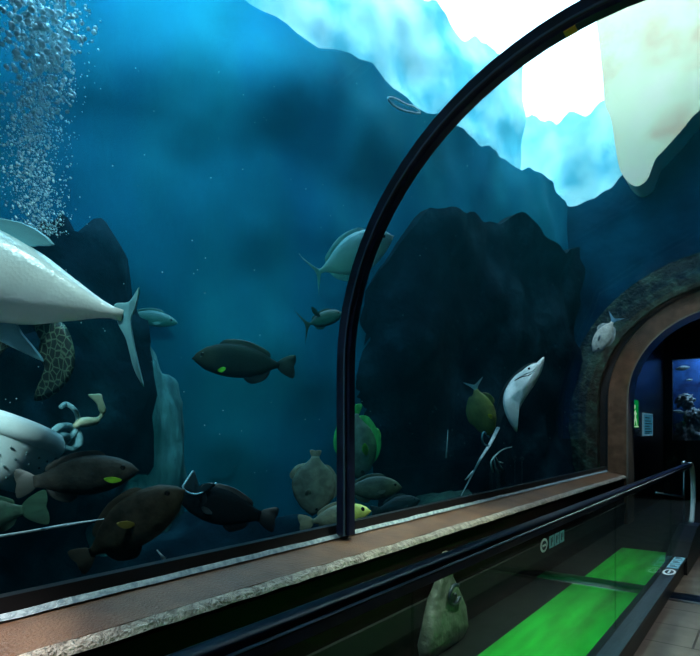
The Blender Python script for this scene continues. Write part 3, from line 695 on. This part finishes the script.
# batfish group
fish('batfish', 'grey round batfish standing nearly upright left of the rib', (312, 516, 2.75), (316, 446, 2.85), 'bat', 'fan', back=(.16, .19, .15), belly=(.10, .13, .11), up=-1, hscale=.78, tscale=.65, mott=.5, pect=(.3, -.1, .12, .06, 20))
fish('batfish', 'green-edged batfish standing upright just right of the rib', (359, 480, 3.2), (354, 402, 3.2), 'bat', 'fan', back=(.10, .28, .10), belly=(.14, .17, .15), fin=(.06, .42, .10), up=-1, hscale=.62, tscale=.8, mott=.5, split=.7, soft=.4,
     pect=(.32, .12, .16, .08, -15), pect_col=(.25, .6, .04), dorsal=[(.2, .9, .0), (.3, 1, .05), (.5, 1, .06), (.75, 1, .08), (.82, .9, 0)], anal=[(.3, .9, .0), (.4, 1, .05), (.6, 1, .06), (.78, 1, .08), (.84, .9, 0)])
bmq = flipper([(377, 428), (381, 434), (380, 444), (377, 450), (374, 444), (373, 436)], 3.4, .01)
tag(finish('juvenile_batfish', bmq, noisy('bright_green_fin', (.08, .4, .05), (.2, .6, .1), 20, .5)), 'small bright green leaf-shaped fish right of the green-edged batfish', 'fish')
fish('snapper', 'grey-green fish facing right just below the upright batfish', (402, 487, 2.85), (338, 490, 2.95), 'long', 'fan', back=(.05, .06, .045), belly=(.13, .14, .10), up=-1, hscale=1.25, mott=.5, head_col=(.09, .11, .06), head_at=-.25)
fish('snapper', 'yellow-faced fish crossing behind the rib foot above the sill', (371, 510, 2.45), (300, 524, 2.55), 'oval', 'fan', back=(.13, .13, .09), belly=(.22, .23, .16), up=-1, hscale=.72, mott=.4, head_col=(.42, .46, .10), head_at=-.12, eye_r=.03)
fish('snapper', 'dark fish low beside the yellow-faced fish, nearly touching the sill', (420, 500, 3.3), (372, 512, 3.3), 'long', 'fan', back=(.02, .035, .03), belly=(.035, .055, .05), up=-1, hscale=1.2, mott=.5)
# yellow-green fish pointing down
fish('rabbitfish', 'yellow-green fish diving head down behind the long white tail', (489, 436, 2.75), (473, 380, 2.75), 'oval', 'fork', back=(.12, .14, .03), belly=(.22, .24, .05), up=1, hscale=1.0, pect=(.28, -.12, .1, .07, 10), pect_col=(.7, .6, .02), mott=.4, tail_col=(.4, .55, .6), tscale=.9, fin=(.1, .12, .04))
fish('sweeper', 'small pale fish with blue forked tail near the far arch', (594, 352, 2.07), (616, 316, 2.07), 'oval', 'fork', back=(.42, .44, .38), belly=(.55, .56, .50), up=-1, hscale=.9, mott=.4, tail_col=(.15, .35, .5), fin=(.3, .35, .35))

# ---------------------------------------------------------------- eagle ray
er = root_at('eagle_ray', Matrix.Translation(at(520, 400, 2.65)), 'ray swimming upward showing its white underside and a long thin tail', 'ray')
rw = noisy('ray_white', (.50, .54, .52), (.70, .72, .69), 6, .45, bump=.15, bscale=30)
rd = noisy('ray_back', (.008, .012, .014), (.02, .028, .03), 6, .45)
def thick_patch(poly, nf, thick, fine=5):
    bm = bmesh.new(); o = crom([(p[0], p[1], p[2]) for p in poly], fine, True)
    fr = [atd(p.x, p.y, n2d(520, p.z - .38)) for p in o]; c = sum(fr, Vector()) / len(fr); nrm = (c - Vector((0, 0, CAMZ))).normalized(); k = len(fr)
    mids = [bm.verts.new(p) for p in fr]
    for s_ in (1, -1):
        rs = [mids] + [[bm.verts.new(c + (p - c) * f + nrm * s_ * thick * h) for p in fr] for f, h in ((.85, .55), (.6, .85), (.3, 1.0))]
        for a, b in zip(rs[:-1], rs[1:]):
            for i in range(k):
                j = (i + 1) % k; bm.faces.new((a[i], a[j], b[j], b[i]))
        bm.faces.new(rs[-1])
    return bm
# underside wing disc seen edge on: white crescent
bm = thick_patch([(544, 357, 3.0), (542, 370, 3.0), (535, 384, 3.0), (527, 396, 2.98), (520, 408, 2.96), (517, 420, 2.95), (517, 432, 2.95), (511, 425, 2.95), (506, 415, 2.95), (503, 403, 2.96), (504, 393, 2.98), (509, 383, 3.0), (516, 375, 3.0), (525, 369, 3.0), (535, 364, 3.0)], 0, .05); into(finish('underside', bm, rw), er)
bm = thick_patch([(536, 362, 3.05), (531, 372, 3.06), (520, 384, 3.06), (512, 398, 3.06), (506, 410, 3.06), (500, 424, 3.1), (497, 432, 3.1), (493, 424, 3.12), (496, 408, 3.14), (502, 390, 3.12), (512, 376, 3.1), (524, 366, 3.08)], 0, .05); into(finish('back', bm, rd), er)
# face strip with eye
bm = thick_patch([(515, 380, 2.93), (522, 371, 2.93), (530, 365, 2.93), (538, 363, 2.93), (537, 368, 2.92), (530, 373, 2.91), (522, 376, 2.92)], 0, .03); hd = into(finish('head', bm, rw), er)
bm = bmesh.new(); sphere(bm, atd(529, 368.5, n2d(520, 2.505)), .016, 12, 8); into(finish('eye', bm, plain('ray_eye', (.01, .01, .01), .1)), er)
bm = bmesh.new(); tube(bm, crom([atd(x, y, n2d(520, 2.505)) for x, y in ((514, 381), (521, 377), (529, 375), (535, 371))], 4), [.002, .005, .007, .008, .008, .008, .008, .007, .006, .005, .004, .003, .002], 6); into(finish('gill_groove', bm, rd), er)
bm = bmesh.new(); cc = crom([atd(x, y, q) for x, y, q in ((498, 428, n2d(520, 2.680)), (490, 444, n2d(520, 2.570)), (481, 458, n2d(520, 2.450)), (472, 475, n2d(520, 2.500)), (461, 496, n2d(520, 2.500)))], 6); tube(bm, cc, [.028 - .0009 * i for i in range(len(cc))], 10, .7); tl = into(finish('tail', bm, rw), er)
bm = bmesh.new(); tube(bm, [atd(x, y, n2d(520, 2.500)) for x, y in ((473, 471), (469, 476), (465, 480))], [.010, .012, .003], 6); into(finish('tail_spine', bm, rw), er)
# white branching claws
br_ = root_at('branching_coral', Matrix.Translation(at(497, 472, 3.0)), 'small white branching coral sprig right of the long white tail', 'coral')
cm = plain('coral_white', (.30, .45, .42), .6)
for pts in ([(493, 472), (491, 462), (497, 454), (504, 449), (512, 447)], [(498, 473), (495, 466), (494, 458)], [(503, 470), (499, 464), (496, 457)], [(499, 462), (503, 463)]):
    bm = bmesh.new(); cc = crom([at(x, y, 2.6) for x, y in pts], 4); tube(bm, cc, [.013 - .009 * i / len(cc) for i in range(len(cc))], 6); into(finish('branch', bm, cm), br_)
bm = bmesh.new(); cc = crom([at(x, y, 2.7) for x, y in ((489, 437), (484, 432), (482, 438), (484, 444), (488, 446))], 4); tube(bm, cc, .012, 6); tag(finish('coral_hook', bm, plain('hook_teal', (.10, .30, .34), .6)), 'small curved teal coral hook just below the yellow-green fish', 'coral')
bm = bmesh.new(); tube(bm, [at(446, 458, 3.2), at(447, 445, 3.2), at(448, 430, 3.2)], [.010, .006, .003], 6); tag(finish('sea_whip', bm, cm), 'short upright pale sea whip left of the ray tail', 'sea whip')
bm = bmesh.new(); tube(bm, [at(157, 550, 2.4), at(161, 555, 2.4), at(164, 559, 2.4)], [.003, .005, .012], 6); tag(finish('drifting_food', bm, M['white']), 'tiny white scrap drifting just above the sill at lower left', 'food scrap')
bm = bmesh.new(); cc = crom([at(x, y, 3.3) for x, y in ((388, 98), (396, 99), (405, 104), (414, 107), (420, 113), (410, 112), (400, 109), (392, 104))], 4, True); cc.append(cc[0]); tube(bm, cc, .012, 8); tag(finish('floating_band', bm, plain('band_pale', (.35, .7, .8), .4)), 'pale loop drifting near the water surface beside the rib', 'loop')

# cream overhang above the portal
M['cream'] = noisy('cream_render', (.80, .54, .34), (.92, .80, .58), scale=1.6, rough=.8, mid=(.86, .82, .52))
def overhang():
    bm = bmesh.new(); T = 9.35
    def onplane(px, py, t):
        r = (px - VX) / F; n = t * (ST - CT * r) / (CT + ST * r); dd = t * CT + n * ST
        return W(n, t, (VY - py) / F * dd)
    pts = crom([(p[0], p[1], 0) for p in [(590, -80), (594, 0), (599, 40), (603, 80), (605, 105), (611, 120), (616, 150), (621, 172), (634, 186), (647, 180), (655, 160), (664, 150), (682, 130), (700, 110), (745, 80), (800, 30), (800, -80)]], 4, True)
    f = [onplane(p.x, p.y, T) for p in pts]; b = [q + Vector((0, .5, 0)) for q in f]
    loft(bm, [f, b]); return finish('trim_6', bm, M['cream'], angle=40)
tag(overhang(), kind='structure')

# ---------------------------------------------------------------- bubbles
bm = bmesh.new(); random.seed(3)
for i in range(3600):
    y = random.random() ** .8 * 250 - 15; w = 40 * (1 - y / 520)
    x = random.gauss(38 + 6 * math.sin(y * .03), w * .55)
    if x < -25 or x > 110: continue
    r0 = random.choice((.003, .004, .005, .007, .010, .013 if y < 120 else .006, .018 if y < 70 else .004)) * (1.15 - y / 500)
    c = at(x, y, 3.4 + random.random() * .7)
    rs = bmesh.ops.create_icosphere(bm, subdivisions=1, radius=r0)
    st_ = 1 + random.random() * 1.4; rot = Matrix.Rotation(random.uniform(.2, 1.1), 3, 'Y')
    for v in rs['verts']: v.co = rot @ Vector((v.co.x * st_, v.co.y, v.co.z)) + c
tag(finish('bubbles', bm, plain('bubble_white', (.75, .95, 1.0), .2)), 'plume of silvery air bubbles rising at the upper left', 'bubbles', kind='stuff')
bm = bmesh.new(); random.seed(5)
for i in range(260):
    c = at(random.uniform(0, 690), random.uniform(60, 500), random.uniform(2.5, 3.4)) if i % 3 else at(random.uniform(400, 620), random.uniform(150, 460), random.uniform(2.4, 3.0))
    rs = bmesh.ops.create_icosphere(bm, subdivisions=1, radius=random.uniform(.0015, .004))
    for v in rs['verts']: v.co += c
tag(finish('suspended_specks', bm, plain('speck', (.4, .6, .6), .6)), 'fine pale specks drifting in the tank water', 'particles', kind='stuff')

# ---------------------------------------------------------------- reef beyond the far window
bm = bmesh.new(); box(bm, W(1.95, 14.16, -1.5), W(-1.19, 14.89, -.38)); tag(finish('floor_reef', bm, M['bed'], smooth=False), kind='structure')
rm_ = noisy('reef_rock', (.05, .08, .12), (.35, .4, .4), 5, .8, bump=.6)
for i, (n, z, s_, lb) in enumerate(((1.55, -.1, .26, 'pale reef rock low in the far window'), (1.0, -.15, .35, 'green reef rock low at the right of the far window'), (1.62, .65, .16, 'reef rock halfway up the left edge of the far window'), (1.45, .30, .18, 'dark reef rock in the middle of the far window'))):
    rock('reef_rock', W(n, 14.62, z), (s_, .2, s_), 30 + i, lb, rm_, 'rocks in the far window', 4, .6, 2.5)
for i, (px, py, L_) in enumerate(((684, 368, .35), (690, 380, .16), (688, 395, .14), (680, 412, .3))):
    bm = bmesh.new()
    r_ = (px - VX) / F; t = 14.35; n = t * (ST - CT * r_) / (CT + ST * r_); z = (VY - py) / F * (t * CT + n * ST)
    rings = [[Vector(((u - .5) * L_, math.cos(a) * .02 * math.sin(math.pi * min(1, u * 1.2 + .02)) + 0, math.sin(a) * .16 * L_ * abs(math.sin(math.pi * min(.97, u * 1.1 + .03))))) for a in [2 * math.pi * k / 10 for k in range(10)]] for u in [j / 12 for j in range(11)]]
    loft(bm, rings); o = finish('reef_fish', bm, plain('reef_fish_skin', (.5, .7, .8), .4)); o.location = W(n, t, z); o.rotation_euler = (0, .1 * (i - 1), 0)
    tag(o, ['large pale fish at the top of the far window', 'small pale fish under the top fish in the far window', 'small pale fish at mid height in the far window', 'slanting pale fish low in the far window'][i], 'fish', 'fish in the far window')

# ---------------------------------------------------------------- water
WT = 4.2
bm = bmesh.new()
inner = arch(R + .075, -1.3, 32)
outer = [(-5.1, -1.3), (-5.1, WT), (8.6, WT), (8.6, -1.3)]
sec = inner + outer      # inner runs left foot over the crown to right foot
f0 = [bm.verts.new(W(n, -6.5, z)) for n, z in sec]; f1 = [bm.verts.new(W(n, 9.6, z)) for n, z in sec]
k = len(sec)
for i in range(k):
    j = (i + 1) % k; bm.faces.new((f0[i], f0[j], f1[j], f1[i]))
bm.faces.new(f0); bm.faces.new(f1)
bmesh.ops.triangulate(bm, faces=[f for f in bm.faces if len(f.verts) > 4])
wm = bpy.data.materials.new('tank_water'); wm.use_nodes = True; nt = wm.node_tree; nt.nodes.clear()
o = nt.nodes.new('ShaderNodeOutputMaterial'); tr_ = nt.nodes.new('ShaderNodeBsdfTransparent'); nt.links.new(tr_.outputs[0], o.inputs['Surface'])
ab = nt.nodes.new('ShaderNodeVolumeAbsorption'); ab.inputs['Color'].default_value = (.45, .66, .74, 1); ab.inputs['Density'].default_value = .40
sc = nt.nodes.new('ShaderNodeVolumeScatter'); sc.inputs['Color'].default_value = (.05, .75, .95, 1); sc.inputs['Density'].default_value = .010; sc.inputs['Anisotropy'].default_value = .3
ad = nt.nodes.new('ShaderNodeAddShader'); nt.links.new(ab.outputs[0], ad.inputs[0]); nt.links.new(sc.outputs[0], ad.inputs[1]); nt.links.new(ad.outputs[0], o.inputs['Volume'])
tag(finish('water', bm, wm, smooth=False), 'clear blue-green water filling the tank around the tunnel', 'water', kind='stuff')

# ---------------------------------------------------------------- light
wd = bpy.data.worlds.new('sky'); bpy.context.scene.world = wd; wd.use_nodes = True; nt = wd.node_tree
bg = nt.nodes['Background']; bg.inputs[0].default_value = (.86, .95, 1.0, 1); bg.inputs[1].default_value = 7.5
def light(name, kind, loc, rot, energy, col=(1, 1, 1), **kw):
    l = bpy.data.lights.new(name, kind); l.energy = energy; l.color = col
    for a, b in kw.items(): setattr(l, a, b)
    o = bpy.data.objects.new(name, l); C.objects.link(o); o.location = loc; o.rotation_euler = rot; return o
light('sun', 'SUN', (0, 0, 9), (math.radians(12), math.radians(14), 0), 2.5, (1, .98, .92), angle=math.radians(4))
light('walkway_fill_light', 'SPOT', W(1.25, 3.6, 1.5), (0, 0, 0), 380, (.8, 1, .8), spot_size=math.radians(80), spot_blend=.6, shadow_soft_size=.1)  # unseen spot added to brighten the green mat
def spot(name, loc, target, energy, col, size, blend=.7):
    d = Vector(target) - Vector(loc)
    o = light(name, 'SPOT', loc, (0, 0, 0), energy, col, spot_size=math.radians(size), spot_blend=blend, shadow_soft_size=.12)
    o.rotation_euler = d.to_track_quat('-Z', 'Y').to_euler()
spot('tank_fill_light', W(1.6, .2, 3.7), W(2.75, 1.4, .5), 820, (.9, 1, .9), 50)  # unseen spot added to light the white fish's near flank
spot('tank_fill_light', W(2.2, 3.6, 3.7), W(2.8, 4.6, -.5), 170, (.9, 1, .9), 44)  # unseen spot added to brighten the batfish group
spot('tank_fill_light', W(1.6, 6.4, 3.7), W(2.6, 6.9, .1), 420, (.95, 1, 1), 34)  # unseen spot added to brighten the ray
light('tank_fill_area', 'AREA', W(4.7, 2.9, 5.4), (0, 0, 0), 360, (.25, .78, 1), size=2.2)  # unseen area light added to brighten the upper tank wall
spot('tank_fill_light', W(2.6, 2.2, 2.2), W(4.9, 4.0, -.2), 170, (.2, 1, .75), 110, 1.0)  # unseen teal fill added for the middle of the tank
spot('tank_fill_light', W(2.5, -.1, .9), at(10, 450, 3.25), 330, (.9, 1, .95), 26)  # unseen spot added to brighten the tub
spot('tunnel_fill_light', W(1.80, .35, 1.15), W(1.93, .45, -.72), 420, (1, .98, .93), 44, 1.0)  # unseen spot added to whiten the left end of the sill edge
spot('tunnel_fill_light', W(.2, 5.2, 1.8), W(.4, 5.6, -1.5), 190, (1, .97, .9), 80)  # unseen fill added over the floor tiles and base plate
light('reef_lamp', 'AREA', W(1.0, 14.5, 1.9), (0, 0, 0), 45, (.6, .8, 1), size=.6)

# ---------------------------------------------------------------- camera
cam = bpy.data.cameras.new('camera'); co = bpy.data.objects.new('camera', cam); C.objects.link(co)
co.location = (0, 0, CAMZ); co.rotation_euler = (math.radians(90), 0, TH)
cam.sensor_width = 36; cam.lens = 36 * F / 700; cam.shift_y = (VY - 328) / 700; cam.clip_start = .05
S = bpy.context.scene; S.camera = co
S.view_settings.view_transform = 'Standard'; S.view_settings.look = 'None'; S.view_settings.gamma = 1; S.view_settings.use_curve_mapping = False
S.view_settings.exposure = -0.15
S.cycles.max_bounces = 8; S.cycles.transparent_max_bounces = 24; S.cycles.volume_bounces = 1
S.cycles.use_denoising = True
